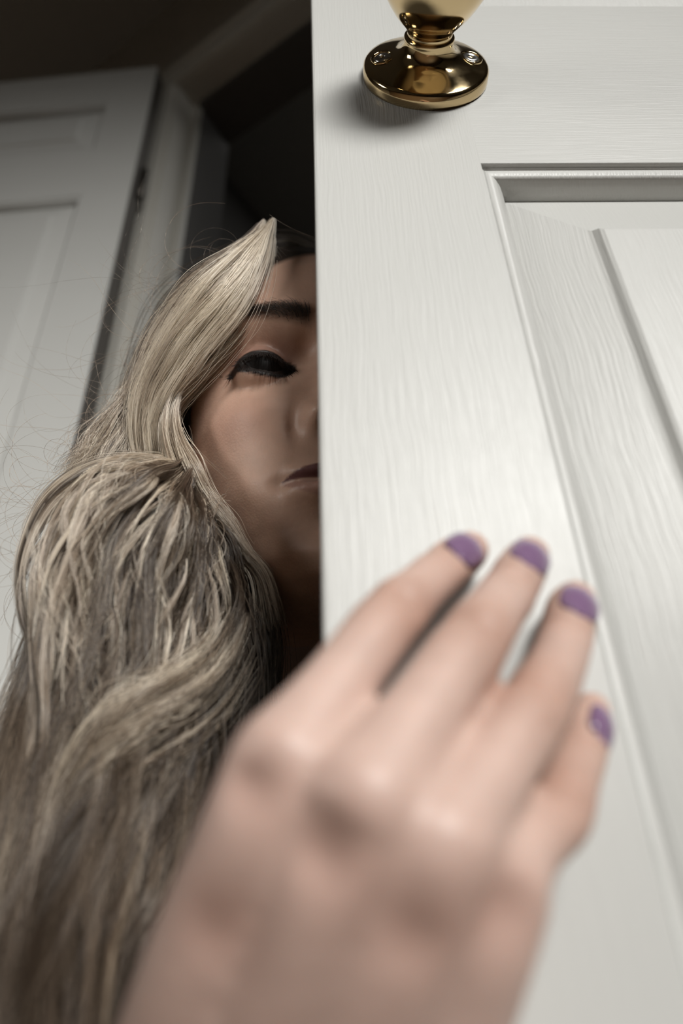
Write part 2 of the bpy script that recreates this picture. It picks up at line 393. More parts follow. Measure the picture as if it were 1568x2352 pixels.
def remesh(V, F, vox, smooth_it, smooth_f=.5):
    me = bpy.data.meshes.new('tmp'); me.from_pydata(V.tolist(), [], F); me.update()
    o = bpy.data.objects.new('tmp', me); COL.objects.link(o)
    rm = o.modifiers.new('r', 'REMESH'); rm.mode = 'VOXEL'; rm.voxel_size = vox
    if smooth_it:
        s = o.modifiers.new('s', 'SMOOTH'); s.factor = smooth_f; s.iterations = smooth_it
    dg = bpy.context.evaluated_depsgraph_get(); ev = o.evaluated_get(dg)
    out = bpy.data.meshes.new_from_object(ev)
    bpy.data.objects.remove(o); bpy.data.meshes.remove(me)
    out.polygons.foreach_set('use_smooth', np.ones(len(out.polygons), bool))
    return out
def verts_of(me):
    a = np.empty(len(me.vertices) * 3); me.vertices.foreach_get('co', a); return a.reshape(-1, 3)

# hand: joints as seen, each with its distance (mm) in front of the door face and its radius (mm)
FING = {
    'index':  [(655, 1762, 40, 10.4), (768, 1590, 35.5, 7.5), (897, 1419, 26, 7.5), (958, 1361, 19, 6.5), (1012, 1312, 13, 6.5), (1056, 1278, 9.5, 6.1), (1078, 1264, 8, 5.4)],
    'middle': [(835, 1850, 44, 10.8), (960, 1655, 39.5, 7.6), (1083, 1478, 29.5, 7.7), (1135, 1405, 21, 6.9), (1172, 1350, 14, 6.8), (1203, 1298, 9.8, 6.4), (1215, 1278, 8.2, 5.7)],
    'ring':   [(1000, 1945, 42, 10.2), (1122, 1785, 37, 7.3), (1222, 1632, 28, 7.4), (1272, 1542, 20.5, 6.6), (1297, 1468, 13.5, 6.5), (1311, 1404, 9.2, 6.4), (1320, 1382, 7.8, 5.7)],
    'pinky':  [(1122, 2035, 35, 9.2), (1212, 1935, 30, 6.7), (1280, 1870, 24, 6.6), (1308, 1795, 18, 6.0), (1331, 1731, 12, 5.8), (1350, 1660, 8.5, 5.4), (1357, 1635, 7.2, 4.8)],
}
UPV = np.array([0, 0, 1.0])
FP = {k: (np.array([on_door(x, y, o) for x, y, o, r in v]), np.array([r for *_, r in v]) * .001) for k, v in FING.items()}
mcp = np.array([FP[k][0][0] for k in ('index', 'middle', 'ring', 'pinky')])
HDIR = np.array([-.36, .60, -.78]); HDIR /= np.linalg.norm(HDIR)
HACR = (mcp[3] - mcp[0]); HACR -= HDIR * np.dot(HACR, HDIR); HACR /= np.linalg.norm(HACR)
HNRM = np.cross(HACR, HDIR); HNRM /= np.linalg.norm(HNRM)
if HNRM[1] > 0: HNRM = -HNRM                               # out of the back of the hand
HC = mcp.mean(0); WR = HC + HDIR * .082 - HNRM * .006 - HACR * .004
parts = [head_mesh()]
hand = []
for i, k in enumerate(('index', 'middle', 'ring', 'pinky')):
    P, R = FP[k]
    hand.append(tube(P, R, 24, 8))
    wr = WR + HACR * (-.019 + .0125 * i)
    mid = (mcp[i] * .5 + wr * .5) + HNRM * .0045
    hand.append(tube([mcp[i], mcp[i] * .72 + mid * .28 + HNRM * .0026, mid + HNRM * .0004, wr], [.0104, .0106, .0122, .0130], 20, 8))
    # palm side
    hand.append(tube([mcp[i] - HNRM * .010, mid - HNRM * .014, wr - HNRM * .006], [.0100, .0125, .0125], 16, 6))
for i in range(3):                                         # webs and the flesh between the knuckles
    a, b = mcp[i], mcp[i + 1]
    ka, kb = ('index', 'middle', 'ring', 'pinky')[i:i + 2]
    web = (FP[ka][0][1] * .24 + FP[ka][0][0] * .26 + FP[kb][0][1] * .24 + FP[kb][0][0] * .26)
    hand.append(tube([web - HNRM * .0085, (a + b) / 2 - HNRM * .0065, (a + b) / 2 + HDIR * .03 - HNRM * .002, WR - HNRM * .002], [.0052, .0085, .0100, .0110], 16, 6))
th0 = WR - HACR * .020 - HNRM * .006
thumb_tip = on_door(742, 1820, 9)
hand.append(tube([th0, th0 - HDIR * .028 - HACR * .001 - HNRM * .020, mcp[0] + HDIR * .012 - HACR * .004 - HNRM * .026, mcp[0] * .4 + thumb_tip * .6 - HNRM * .006, thumb_tip], [.0135, .0140, .0105, .0092, .0070], 20, 8))
hand.append(tube([th0, (th0 + mcp[0]) / 2 - HACR * .002 - HNRM * .006, mcp[0] - HNRM * .008], [.012, .012, .009], 16, 6))
parts += hand
ELB = np.array([-.10, .235, -.27]) + CAM
SHR = np.array([-.20, .40, -.03]) + CAM; SHL = np.array([.14, .45, .00]) + CAM
NB = np.array([-.03, .415, .06]) + CAM
parts.append(tube([WR + HACR * .012, WR + HDIR * .04 + HACR * .009, ELB * .5 + WR * .5 + HACR * .006, ELB], [.019, .021, .031, .036], 24, 8))
parts.append(tube([WR - HACR * .012, WR + HDIR * .04 - HACR * .009, ELB * .5 + WR * .5 - HACR * .006, ELB], [.019, .021, .031, .036], 24, 8))
parts.append(tube([ELB, ELB * .5 + SHR * .5, SHR], [.037, .044, .050], 24, 8))
NT = head2w([[0, -18, -60]])[0]
parts.append(tube([NT, head2w([[0, -25, -110]])[0], NB], [.050, .050, .058], 28, 8))
parts.append(tube([SHR, NB - [0, 0, .03], SHL], [.050, .062, .050], 24, 8))
HIP = np.array([-.08, .52, -.45]) + CAM
parts.append(tube([NB - [0, 0, .04], NB * .6 + HIP * .4, HIP], [.09, .12, .125], 28, 8, None))
BV, BF = join(parts)
BODY_ME = remesh(BV, BF, .0013, 6, .5)

# fine form after the skin is grown: creases over the finger joints, dimples beside the knuckles
V = verts_of(BODY_ME)
def crease(V, p, axis, nrm, wid, amp, sig):
    d = V - p; rr = np.linalg.norm(d, axis=1); mk = rr < .02
    s = d[mk] @ axis; up = np.clip((d[mk] @ nrm) / wid, 0, 1)
    V[mk] -= nrm * (amp * np.exp(-(s / sig) ** 2) * np.clip(up * 1.6, 0, 1))[:, None]
    return V
FD = {}
for k, (P, R) in FP.items():
    for j in (2, 4):
        ax = P[j + 1] - P[j - 1]; ax /= np.linalg.norm(ax)
        up = HNRM * .4 + np.array([0, -.5, .85]); up -= ax * np.dot(up, ax); up /= np.linalg.norm(up)
        for off, am in ((-.0026, .0006), (.0, .0010), (.0026, .0006)):
            V = crease(V, P[j] + ax * off, ax, up, R[j], am, .0010)
    FD[k] = None
Cc = (V - CAM) @ RC; dep = -Cc[:, 2]; ok = (dep > .05) & (dep < .25)
pxl = np.where(ok, CX + FPX * Cc[:, 0] / np.maximum(dep, .01), -1e6); pyl = np.where(ok, CY - FPX * Cc[:, 1] / np.maximum(dep, .01), -1e6)
DIMPLES = []
for dx, dy, am, sg in ((549, 1792, .0022, .0045), (725, 1958, .0030, .0058), (940, 2140, .0022, .0062), (1165, 2080, .0016, .0050), (470, 2110, .0012, .006)):
    near = np.where((np.abs(pxl - dx) < 22) & (np.abs(pyl - dy) < 22))[0]
    if len(near) == 0: continue
    c = V[near[np.argmin(dep[near])]].copy(); DIMPLES.append((c, sg))
    vd = (c - CAM) / np.linalg.norm(c - CAM)
    V += vd * (am * np.exp(-(np.linalg.norm(V - c, axis=1) / sg) ** 2))[:, None]
BODY_ME.vertices.foreach_set('co', V.ravel()); BODY_ME.update()

# colours painted on the skin: make-up, lips with shade in the upper one, blush of the knuckles, hair roots
H = w2head(V); xh, yh, zh = H.T; ah = np.abs(xh)
inhead = (zh > -128) & (np.linalg.norm(H, axis=1) < 160)
col = np.tile(np.array([.57, .405, .345]), (len(V), 1))
def blend(mask, c): global col; col = col * (1 - mask[:, None]) + np.array(c) * mask[:, None]
frontm = inhead & (yh > 30)
blend(inhead * 1.0, (.66, .425, .32))
blend(frontm * .35 * np.exp(-((ah - 46) / 16) ** 2 - ((zh + 34) / 14) ** 2), (.50, .24, .18))
lipu = np.clip((1 - (ah / 26.5) ** 2), 0, 1)
ztop = -68.5 + 8.0 * lipu ** .7 - 1.5 * np.exp(-(ah / 3) ** 2); zbot = -68.5 - 10.5 * lipu ** .6
blend(frontm * (yh > 60) * np.clip((np.minimum(ztop - zh, zh + 68.8)) / .9, 0, 1) * (ah < 26.5), (.17, .07, .07))  # upper lip darkened for the shade on its downward face
blend(frontm * (yh > 60) * .6 * np.clip((np.minimum(-68.8 - zh, zh - zbot)) / .9, 0, 1) * (ah < 26.5), (.38, .19, .16))
te = (ah - EX) / 19.0
shadow = np.exp(-np.maximum(0, np.abs(te) - .55) ** 2 * 9) * np.clip((zh - EZ - 1) / 3, 0, 1) * np.clip((EZ + 19 - zh) / 9, 0, 1)
blend(frontm * shadow * .75, (.36, .19, .145))
op = eye_open(xh, zh)
liner = np.clip((op + 2.2) / .8, 0, 1) * frontm * (yh > 40)
wing = np.clip(1 - np.abs(zh - (EZ + .4 + (ah - EX - 10) * .16)) / (2.6 - np.clip((ah - EX - 10) / 4, 0, 2)), 0, 1) * ((ah > EX + 8) & (ah < EX + 20))
blend(np.clip(np.maximum(liner, wing * frontm), 0, 1) * .97, (.008, .007, .007))
brow_c = 19.0 + .20 * (ah - 15)
blend(frontm * np.clip(1.5 - np.abs(zh - brow_c + .4) / 3.6, 0, 1) * np.clip((ah - 12) / 5, 0, 1) * np.clip((60 - ah) / 10, 0, 1) * .8, (.035, .025, .02))
hairline = 66 - .013 * ah ** 2
scalp = inhead * np.maximum(np.clip((zh - hairline) / 5, 0, 1), ((yh < 22) & (zh > -60)) * 1.0)
blend(scalp, (.03, .02, .015))
for k, (P, R) in FP.items():
    for j, s, a in ((2, .0125, .75), (4, .0090, .65), (6, .007, .40)):
        blend(a * np.exp(-(np.linalg.norm(V - P[j], axis=1) / s) ** 2), (.40, .225, .165))
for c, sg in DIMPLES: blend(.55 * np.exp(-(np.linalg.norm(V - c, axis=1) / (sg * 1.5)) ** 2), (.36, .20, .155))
ca = BODY_ME.color_attributes.new('skin_tone', 'FLOAT_COLOR', 'POINT')
ca.data.foreach_set('color', np.hstack([col, np.ones((len(V), 1))]).ravel())

mt, nt, b = new_mat('skin'); L = nt.links
at_ = N(nt, 'ShaderNodeAttribute', attribute_name='skin_tone'); tc = N(nt, 'ShaderNodeTexCoord')
n1 = N(nt, 'ShaderNodeTexNoise'); n1.inputs['Scale'].default_value = 130; n1.inputs['Detail'].default_value = 4; L.new(tc.outputs['Object'], n1.inputs['Vector'])
mr = N(nt, 'ShaderNodeMapRange'); mr.inputs['To Min'].default_value = .86; mr.inputs['To Max'].default_value = 1.12; L.new(n1.outputs['Fac'], mr.inputs['Value'])
vm = N(nt, 'ShaderNodeVectorMath', operation='SCALE'); L.new(at_.outputs['Color'], vm.inputs[0]); L.new(mr.outputs[0], vm.inputs['Scale'])
L.new(vm.outputs[0], b.inputs['Base Color'])
b.inputs['Roughness'].default_value = .46; b.inputs['Specular IOR Level'].default_value = .42
b.inputs['Subsurface Weight'].default_value = .18; b.inputs['Subsurface Radius'].default_value = (1.0, .42, .25); b.inputs['Subsurface Scale'].default_value = .004
vo = N(nt, 'ShaderNodeTexVoronoi'); vo.inputs['Scale'].default_value = 900; L.new(tc.outputs['Object'], vo.inputs['Vector'])
n2 = N(nt, 'ShaderNodeTexNoise'); n2.inputs['Scale'].default_value = 650; n2.inputs['Detail'].default_value = 5; L.new(tc.outputs['Object'], n2.inputs['Vector'])
ad = N(nt, 'ShaderNodeMath', operation='MULTIPLY_ADD'); L.new(vo.outputs['Distance'], ad.inputs[0]); ad.inputs[1].default_value = .6; L.new(n2.outputs['Fac'], ad.inputs[2])
bp = N(nt, 'ShaderNodeBump'); bp.inputs['Strength'].default_value = .22; bp.inputs['Distance'].default_value = .0003
L.new(ad.outputs[0], bp.inputs['Height']); L.new(bp.outputs[0], b.inputs['Normal'])
M_SKIN = mt
person = empty('person', (HIP[0], HIP[1], 0))
tag(person, 'long-haired person peering from behind the white door, hand pressed on it', 'person')
PINV = Matrix.Translation(-Vector(person.location))
def adopt(o, parent=person):
    o.parent = parent
    if parent is person: o.matrix_parent_inverse = PINV
    return o
BODY_ME.materials.append(M_SKIN); BODY_ME.name = 'body'
body = bpy.data.objects.new('body', BODY_ME); COL.objects.link(body); adopt(body)
body['label'] = 'fair skin of face and hand'

# finger nails
mt, nt, b = new_mat('purple_nail_varnish')
b.inputs['Base Color'].default_value = (.20, .12, .215, 1); b.inputs['Roughness'].default_value = .12; b.inputs['Coat Weight'].default_value = .6
nz_ = N(nt, 'ShaderNodeTexNoise'); nz_.inputs['Scale'].default_value = 700
mx = N(nt, 'ShaderNodeMix', data_type='RGBA'); mx.inputs[6].default_value = (.19, .112, .20, 1); mx.inputs[7].default_value = (.215, .13, .23, 1)
nt.links.new(nz_.outputs['Fac'], mx.inputs['Factor']); nt.links.new(mx.outputs[2], b.inputs['Base Color'])
M_NAIL = mt
def nail(key, wdt, ln, upv, fwd=-.0042):
    P, R = FP[key]
    ax = P[6] - P[4]; ax /= np.linalg.norm(ax)
    up = np.array(upv, float); up -= ax * np.dot(up, ax); up /= np.linalg.norm(up); sd = np.cross(ax, up)
    c = P[5] * .5 + P[6] * .5 + ax * fwd
    r = R[5] + .0002
    nu, nv = 13, 12; Vn = []; Fn = []
    for lay in (0, 1):
        for j in range(nv):
            t = j / (nv - 1) * 2 - 1                           # -1 cuticle .. 1 free edge
            half = wdt / 2 * (max(0.0, 1 - abs(t) ** (3.2 if t < 0 else 4.5)) ** .5 * .92 + .08 * (abs(t) < .98))
            for i in range(nu):
                s = (i / (nu - 1) * 2 - 1) * half
                drop = r - math.sqrt(max(r * r - s * s, 1e-9)) if abs(s) < r else r
                dip = .0011 * max(t, 0) ** 2 * 1.2 + .0006 * max(-t, 0) ** 2
                Vn.append(c + ax * (t * ln / 2) + sd * s + up * (r * 1.02 - drop * .95 - dip + (.00035 if lay == 0 else -.0006)))
    q = nu * nv
    for j in range(nv - 1):
        for i in range(nu - 1):
            a0 = j * nu + i; Fn.append((a0, a0 + 1, a0 + nu + 1, a0 + nu)); Fn.append((q + a0, q + a0 + nu, q + a0 + nu + 1, q + a0 + 1))
    rim = [i for i in range(nu)] + [j * nu + nu - 1 for j in range(1, nv)] + [(nv - 1) * nu + i for i in range(nu - 2, -1, -1)] + [j * nu for j in range(nv - 2, 0, -1)]
    for a0, b0 in zip(rim, rim[1:] + rim[:1]): Fn.append((b0, a0, q + a0, q + b0))
    o = mesh_obj('fingernail', Vn, Fn, M_NAIL, None, True)
    bm = bmesh.new(); bm.from_mesh(o.data); bmesh.ops.recalc_face_normals(bm, faces=bm.faces); bm.to_mesh(o.data); bm.free()
    adopt(o, body); o['label'] = 'glossy purple painted nail'
    return o
nail('index', .0100, .0104, (.22, -.97, .0))
nail('middle', .0106, .0110, (.18, -.97, .0))
nail('ring', .0102, .0110, (.15, -.97, -.02))
nail('pinky', .0086, .0098, (.75, -.7, .0))

# eyes, black all over in place of the shade under the lids
mt, nt, b = new_mat('shade_black_eye'); b.inputs['Base Color'].default_value = (.02, .014, .01, 1); b.inputs['Roughness'].default_value = .5; b.inputs['Specular IOR Level'].default_value = .2
nn = N(nt, 'ShaderNodeTexNoise'); nn.inputs['Scale'].default_value = 300
mx = N(nt, 'ShaderNodeMix', data_type='RGBA'); mx.inputs[6].default_value = (.006, .004, .003, 1); mx.inputs[7].default_value = (.012, .008, .006, 1)
nt.links.new(nn.outputs['Fac'], mx.inputs['Factor']); nt.links.new(mx.outputs[2], b.inputs['Base Color'])
M_EYE = mt
for s in (-1, 1):
    V_, F_ = tube([head2w([[s * EX, 68.6, EZ - .05]])[0], head2w([[s * EX, 68.6, EZ + .05]])[0]], [.0122, .0122], 28, 2)
    e = mesh_obj('eyeball', V_, F_, M_EYE, None, True); adopt(e, body); e['label'] = 'half-lidded eye, blackened for shade'

# ------------------------------------------------------------------ clothing: dark top, dark trousers
mt, nt, b = new_mat('black_knit'); b.inputs['Roughness'].default_value = .95
tc = N(nt, 'ShaderNodeTexCoord'); wv = N(nt, 'ShaderNodeTexNoise'); wv.inputs['Scale'].default_value = 420
nt.links.new(tc.outputs['Object'], wv.inputs['Vector'])
mx = N(nt, 'ShaderNodeMix', data_type='RGBA'); mx.inputs[6].default_value = (.006, .006, .006, 1); mx.inputs[7].default_value = (.016, .015, .015, 1)
nt.links.new(wv.outputs['Fac'], mx.inputs['Factor']); nt.links.new(mx.outputs[2], b.inputs['Base Color'])
M_KNIT = mt
cl = [tube([SHR, NB - [0, 0, .035], SHL], [.060, .066, .060], 24, 8),
      tube([NB - [0, 0, .06], NB * .6 + HIP * .4, HIP], [.112, .135, .14], 28, 8),
      tube([SHR, SHR * .5 + ELB * .5, ELB * .8 + SHR * .2], [.060, .054, .048], 24, 8),
      tube([SHL, SHL + [.05, .0, -.16], SHL + [.02, -.02, -.27]], [.060, .053, .046], 24, 8)]
o = bpy.data.objects.new('knit_top', remesh(*join(cl), .005, 6)); o.data.materials.append(M_KNIT); COL.objects.link(o); adopt(o)
o['label'] = 'black top'
K = lambda x, y, z: np.array([x, y, z]) + [0, 0, 0]
tl = []
for sx in (-1, 1):
    hip = HIP + [sx * .08, 0, -.02]; knee = np.array([HIP[0] + sx * .12, .26 if sx < 0 else .34, .075]); foot = np.array([HIP[0] + sx * .10, .66, .055])
    tl.append(tube([hip, hip * .5 + knee * .5 + [0, 0, .02], knee], [.085, .078, .058], 20, 8))
    tl.append(tube([knee, knee * .5 + foot * .5, foot, foot + [0, .10, -.01]], [.056, .052, .042, .034], 20, 8))
o = bpy.data.objects.new('trousers', remesh(*join(tl), .006, 6)); o.data.materials.append(M_KNIT); COL.objects.link(o); adopt(o)
o['label'] = 'black trousers'

# ------------------------------------------------------------------ hair
def hair_mat(name, rough=.26):
    mt = bpy.data.materials.new(name); mt.use_nodes = True; nt = mt.node_tree
    pb = nt.nodes['Principled BSDF']; pb.inputs['Roughness'].default_value = .36; pb.inputs['Specular IOR Level'].default_value = .75
    h = nt.nodes.new('ShaderNodeBsdfHairPrincipled'); h.parametrization = 'COLOR'
    a = N(nt, 'ShaderNodeAttribute', attribute_name='tone'); mxs = nt.nodes.new('ShaderNodeMixShader'); mxs.inputs[0].default_value = .45
    nt.links.new(a.outputs['Color'], h.inputs['Color']); nt.links.new(a.outputs['Color'], pb.inputs['Base Color'])
    h.inputs['Roughness'].default_value = rough; h.inputs['Radial Roughness'].default_value = .45
    nt.links.new(pb.outputs[0], mxs.inputs[1]); nt.links.new(h.outputs[0], mxs.inputs[2])
    nt.links.new(mxs.outputs[0], nt.nodes['Material Output'].inputs[0])
    return mt
M_HAIR = hair_mat('blonde_hair'); M_LASH = hair_mat('black_lash', .5)
def curves_obj(name, strands, radii, tones, mat, parent):
    """strands (n,k,3) world, radii (n,k), tones (n,3)"""
    n, k, _ = strands.shape
    hc = bpy.data.hair_curves.new(name); hc.add_curves([k] * n)
    hc.attributes['position'].data.foreach_set('vector', strands.astype(np.float32).ravel())
    ra = hc.attributes.get('radius') or hc.attributes.new('radius', 'FLOAT', 'POINT')
    ra.data.foreach_set('value', radii.astype(np.float32).ravel())
    ta = hc.attributes.new('tone', 'FLOAT_COLOR', 'POINT')
    t4 = np.concatenate([np.repeat(tones[:, None], k, 1), np.ones((n, k, 1))], 2)
    ta.data.foreach_set('color', t4.astype(np.float32).ravel())
    hc.materials.append(mat)
    o = bpy.data.objects.new(name, hc); COL.objects.link(o); adopt(o, parent)
    return o
rng = np.random.default_rng(7)
KP = 44
def lock(path, n, bright=.5, clump=40, wave=.1, wl=1.5, frizz=1.0, var=.35, short=.15, thick=.012, root=.04, stray=.22):
    """path rows: px, py, depth(m), half-width px.  Strands run along it in tapering clumps, some astray."""
    path = np.asarray(path, float)
    C = cat_rom(path, KP)
    C[:, 2] = np.where(C[:, 2] < .32, .32 - (.32 - C[:, 2]) * 1.35, C[:, 2])    # the falling hair hangs well forward of the face
    d2 = np.gradient(C[:, :2], axis=0); d2 /= np.linalg.norm(d2, axis=1)[:, None] + 1e-9
    nrm = np.stack([-d2[:, 1], d2[:, 0]], 1)
    nc = max(2, n // clump)
    ca_ = rng.uniform(-1, 1, nc); cb = rng.uniform(-1, 1, nc)
    cid = rng.integers(0, nc, n); t = np.linspace(0, 1, KP)[None]
    U = lambda lo, hi: rng.uniform(lo, hi, (nc, 1))
    drift = U(-.35, .35) * (t - .4) * 2 + U(.03, .16) * np.sin(2 * np.pi * (t * U(.8, 2.2) + U(0, 1)))
    wv_ = wave * np.sin(2 * np.pi * (t * wl * U(.75, 1.3) + U(0, 1)))
    rise = U(-.5, .5) * np.sin(2 * np.pi * (t * U(.6, 1.8) + U(0, 1)))            # clumps rise and dive through one another
    width = U(.05, .16) * (.45 + .75 * np.sin(np.pi * np.clip(t * .95 + U(0, .1), 0, 1)))
    is_s = rng.random(n) < stray
    off = rng.normal(0, 1, (n, 1)); off = np.sign(off) * np.abs(off) ** 1.15
    la = (ca_[:, None] + drift + wv_)[cid] + np.where(is_s[:, None], rng.normal(0, .38, (n, 1)), off * width[cid])
    la = la + frizz * rng.uniform(.01, .05, (n, 1)) * np.sin(2 * np.pi * (t * rng.uniform(1.5, 6, (n, 1)) + rng.uniform(0, 1, (n, 1)))) * (.3 + t)
    lb = (cb[:, None] + rise + .5 * wv_)[cid] + rng.normal(0, .16, (n, 1))
    e0 = rng.uniform(0, root, (n, 1)); e1 = 1 - rng.uniform(0, short, (n, 1))
    si = (e0 + (e1 - e0) * t) * (KP - 1)
    i0 = np.clip(si.astype(int), 0, KP - 2); fr = si - i0
    lerp = lambda A: A[i0] * (1 - fr)[..., None] + A[i0 + 1] * fr[..., None] if A.ndim == 2 else A[i0] * (1 - fr) + A[i0 + 1] * fr
    P2 = lerp(C[:, :2]) + lerp(nrm) * (la * lerp(C[:, 3]))[..., None]
    D = lerp(C[:, 2]) + lb * thick
    W_ = atv(np.concatenate([P2.reshape(-1, 2), D.reshape(-1, 1)], 1)).reshape(n, KP, 3)
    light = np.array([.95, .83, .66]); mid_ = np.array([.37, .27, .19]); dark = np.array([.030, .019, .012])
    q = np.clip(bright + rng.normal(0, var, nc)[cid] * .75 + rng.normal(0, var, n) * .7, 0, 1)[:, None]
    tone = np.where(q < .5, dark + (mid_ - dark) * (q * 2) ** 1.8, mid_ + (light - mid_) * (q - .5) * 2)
    return W_, tone
LOCKS = []
def add(*a, **k): LOCKS.append(lock(*a, **k))
# the bright lock sweeping from the parting across the temple
add([(629, 500, .371, 3), (613, 535, .361, 12), (575, 600, .346, 33), (510, 690, .336, 54), (425, 790, .336, 56), (362, 890, .340, 42), (338, 980, .342, 32), (348, 1065, .342, 34)], 2700, .95, 40, .08, 1.2, 1.0, .32, .06, .008, .26, .3)
add([(607, 503, .381, 3), (575, 558, .374, 17), (525, 620, .368, 34), (450, 702, .362, 46), (376, 805, .360, 42), (328, 905, .358, 34), (300, 990, .352, 40), (262, 1062, .343, 50)], 1700, .66, 32, .08, 1.2, 1.1, .36, .1, .010, .26, .3)
add([(628, 542, .366, 5), (604, 640, .352, 13), (548, 745, .346, 24), (468, 835, .346, 28), (404, 925, .346, 20), (386, 1000, .342, 18), (400, 1070, .334, 18)], 650, .72, 28, .08, 1.4, 1, .3, .1, .006)
# crown and side of the head, toned dark in place of shade
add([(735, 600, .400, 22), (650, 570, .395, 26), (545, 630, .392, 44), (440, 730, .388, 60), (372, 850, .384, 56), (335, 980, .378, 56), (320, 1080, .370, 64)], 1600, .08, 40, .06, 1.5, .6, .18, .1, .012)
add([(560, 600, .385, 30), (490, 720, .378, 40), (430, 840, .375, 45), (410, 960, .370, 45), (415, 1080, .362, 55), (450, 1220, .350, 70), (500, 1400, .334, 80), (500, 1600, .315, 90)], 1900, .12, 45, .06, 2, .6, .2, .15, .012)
# fan at the left of the neck
add([(335, 860, .362, 16), (296, 940, .357, 34), (252, 1015, .350, 48), (212, 1075, .342, 56), (165, 1130, .336, 60)], 1000, .55, 22, .10, 1.2, 1.5, .35, .3, .010)
# strand along the jaw
add([(470, 800, .350, 6), (415, 880, .340, 10), (392, 950, .331, 15), (396, 1010, .320, 22), (420, 1075, .309, 30), (455, 1145, .308, 28), (507, 1215, .305, 27), (560, 1275, .303, 17), (600, 1330, .302, 20), (625, 1450, .298, 30)], 1200, .62, 26, .08, 1.5, 1, .35, .3, .005, .3)
# the big swoop thrown over to the left and falling; lower layers toned dark as shade
add([(432, 1052, .338, 12), (400, 1068, .322, 16), (330, 1066, .312, 17), (220, 1082, .304, 22), (120, 1148, .297, 22), (62, 1250, .291, 13), (46, 1350, .286, 10), (68, 1450, .280, 12), (105, 1545, .274, 16)], 520, .70, 30, .12, 1.2, 1, .3, .15, .006)
add([(436, 1056, .338, 14), (408, 1078, .320, 20), (345, 1092, .309, 26), (255, 1140, .300, 34), (185, 1235, .292, 40), (155, 1370, .286, 46), (110, 1520, .279, 55), (60, 1660, .270, 70), (10, 1800, .260, 80)], 1300, .36, 36, .16, 1.4, 1, .36, .2, .014)
add([(438, 1060, .338, 14), (412, 1088, .320, 22), (365, 1115, .306, 40), (280, 1200, .296, 60), (215, 1330, .288, 72), (175, 1470, .280, 82), (150, 1620, .270, 90), (110, 1790, .255, 100), (60, 2000, .240, 110), (10, 2300, .220, 120), (-20, 2600, .205, 120)], 1700, .26, 40, .26, 1.6, 1, .30, .2, .024)
add([(440, 1066, .338, 14), (420, 1100, .320, 24), (392, 1155, .304, 44), (335, 1265, .294, 66), (295, 1400, .286, 78), (260, 1540, .276, 86), (220, 1700, .264, 96), (170, 1880, .250, 110), (110, 2120, .230, 130), (60, 2400, .210, 150), (20, 2750, .195, 150)], 1700, .12, 46, .32, 2.2, 1, .20, .25, .026)
add([(444, 1076, .338, 14), (440, 1120, .322, 24), (440, 1190, .308, 42), (420, 1310, .298, 66), (390, 1440, .288, 80), (370, 1580, .276, 88), (330, 1740, .262, 96), (280, 1920, .246, 108), (230, 2140, .228, 120), (190, 2400, .210, 130), (150, 2750, .195, 130)], 1600, .09, 46, .34, 2.4, 1, .20, .25, .026)
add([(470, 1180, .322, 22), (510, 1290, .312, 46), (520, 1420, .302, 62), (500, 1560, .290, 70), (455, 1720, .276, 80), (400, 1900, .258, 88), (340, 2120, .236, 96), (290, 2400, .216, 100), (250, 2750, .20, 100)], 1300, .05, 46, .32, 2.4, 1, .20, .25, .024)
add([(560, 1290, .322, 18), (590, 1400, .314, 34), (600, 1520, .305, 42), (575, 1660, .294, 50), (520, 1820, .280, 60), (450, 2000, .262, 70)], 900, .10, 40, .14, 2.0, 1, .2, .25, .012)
# separate waving locks over that mass: each follows a path between the master paths and has its own swing; tones darken downwards in place of shade
MASTER = [cat_rom(np.array(p, float), 60) for p in (
    [(434, 1054, .338), (402, 1066, .320), (330, 1064, .309), (215, 1080, .301), (150, 1150, .293), (118, 1270, .286), (108, 1400, .280), (85, 1560, .271), (40, 1760, .258), (0, 2000, .242), (-40, 2350, .222), (-60, 2700, .205)],
    [(436, 1058, .338), (408, 1078, .319), (350, 1092, .305), (250, 1150, .295), (170, 1260, .287), (130, 1400, .281), (115, 1560, .270), (85, 1760, .256), (45, 2000, .239), (5, 2350, .217), (-20, 2700, .200)],
    [(438, 1062, .338), (414, 1090, .318), (375, 1120, .302), (300, 1210, .291), (245, 1330, .284), (215, 1470, .277), (195, 1620, .267), (160, 1800, .253), (110, 2020, .236), (70, 2350, .214), (40, 2700, .196)],
    [(440, 1068, .338), (424, 1106, .318), (405, 1160, .301), (365, 1270, .290), (330, 1400, .282), (305, 1540, .273), (275, 1700, .261), (230, 1880, .247), (180, 2100, .229), (130, 2400, .208), (100, 2750, .192)],
    [(446, 1080, .338), (448, 1128, .320), (455, 1200, .304), (445, 1310, .294), (420, 1440, .284), (395, 1580, .274), (360, 1740, .260), (310, 1920, .244), (250, 2140, .226), (200, 2400, .208), (160, 2750, .192)],
    [(480, 1190, .318), (525, 1290, .309), (545, 1410, .300), (535, 1550, .290), (500, 1700, .278), (450, 1870, .262), (390, 2080, .242), (330, 2350, .218), (290, 2700, .200)])]
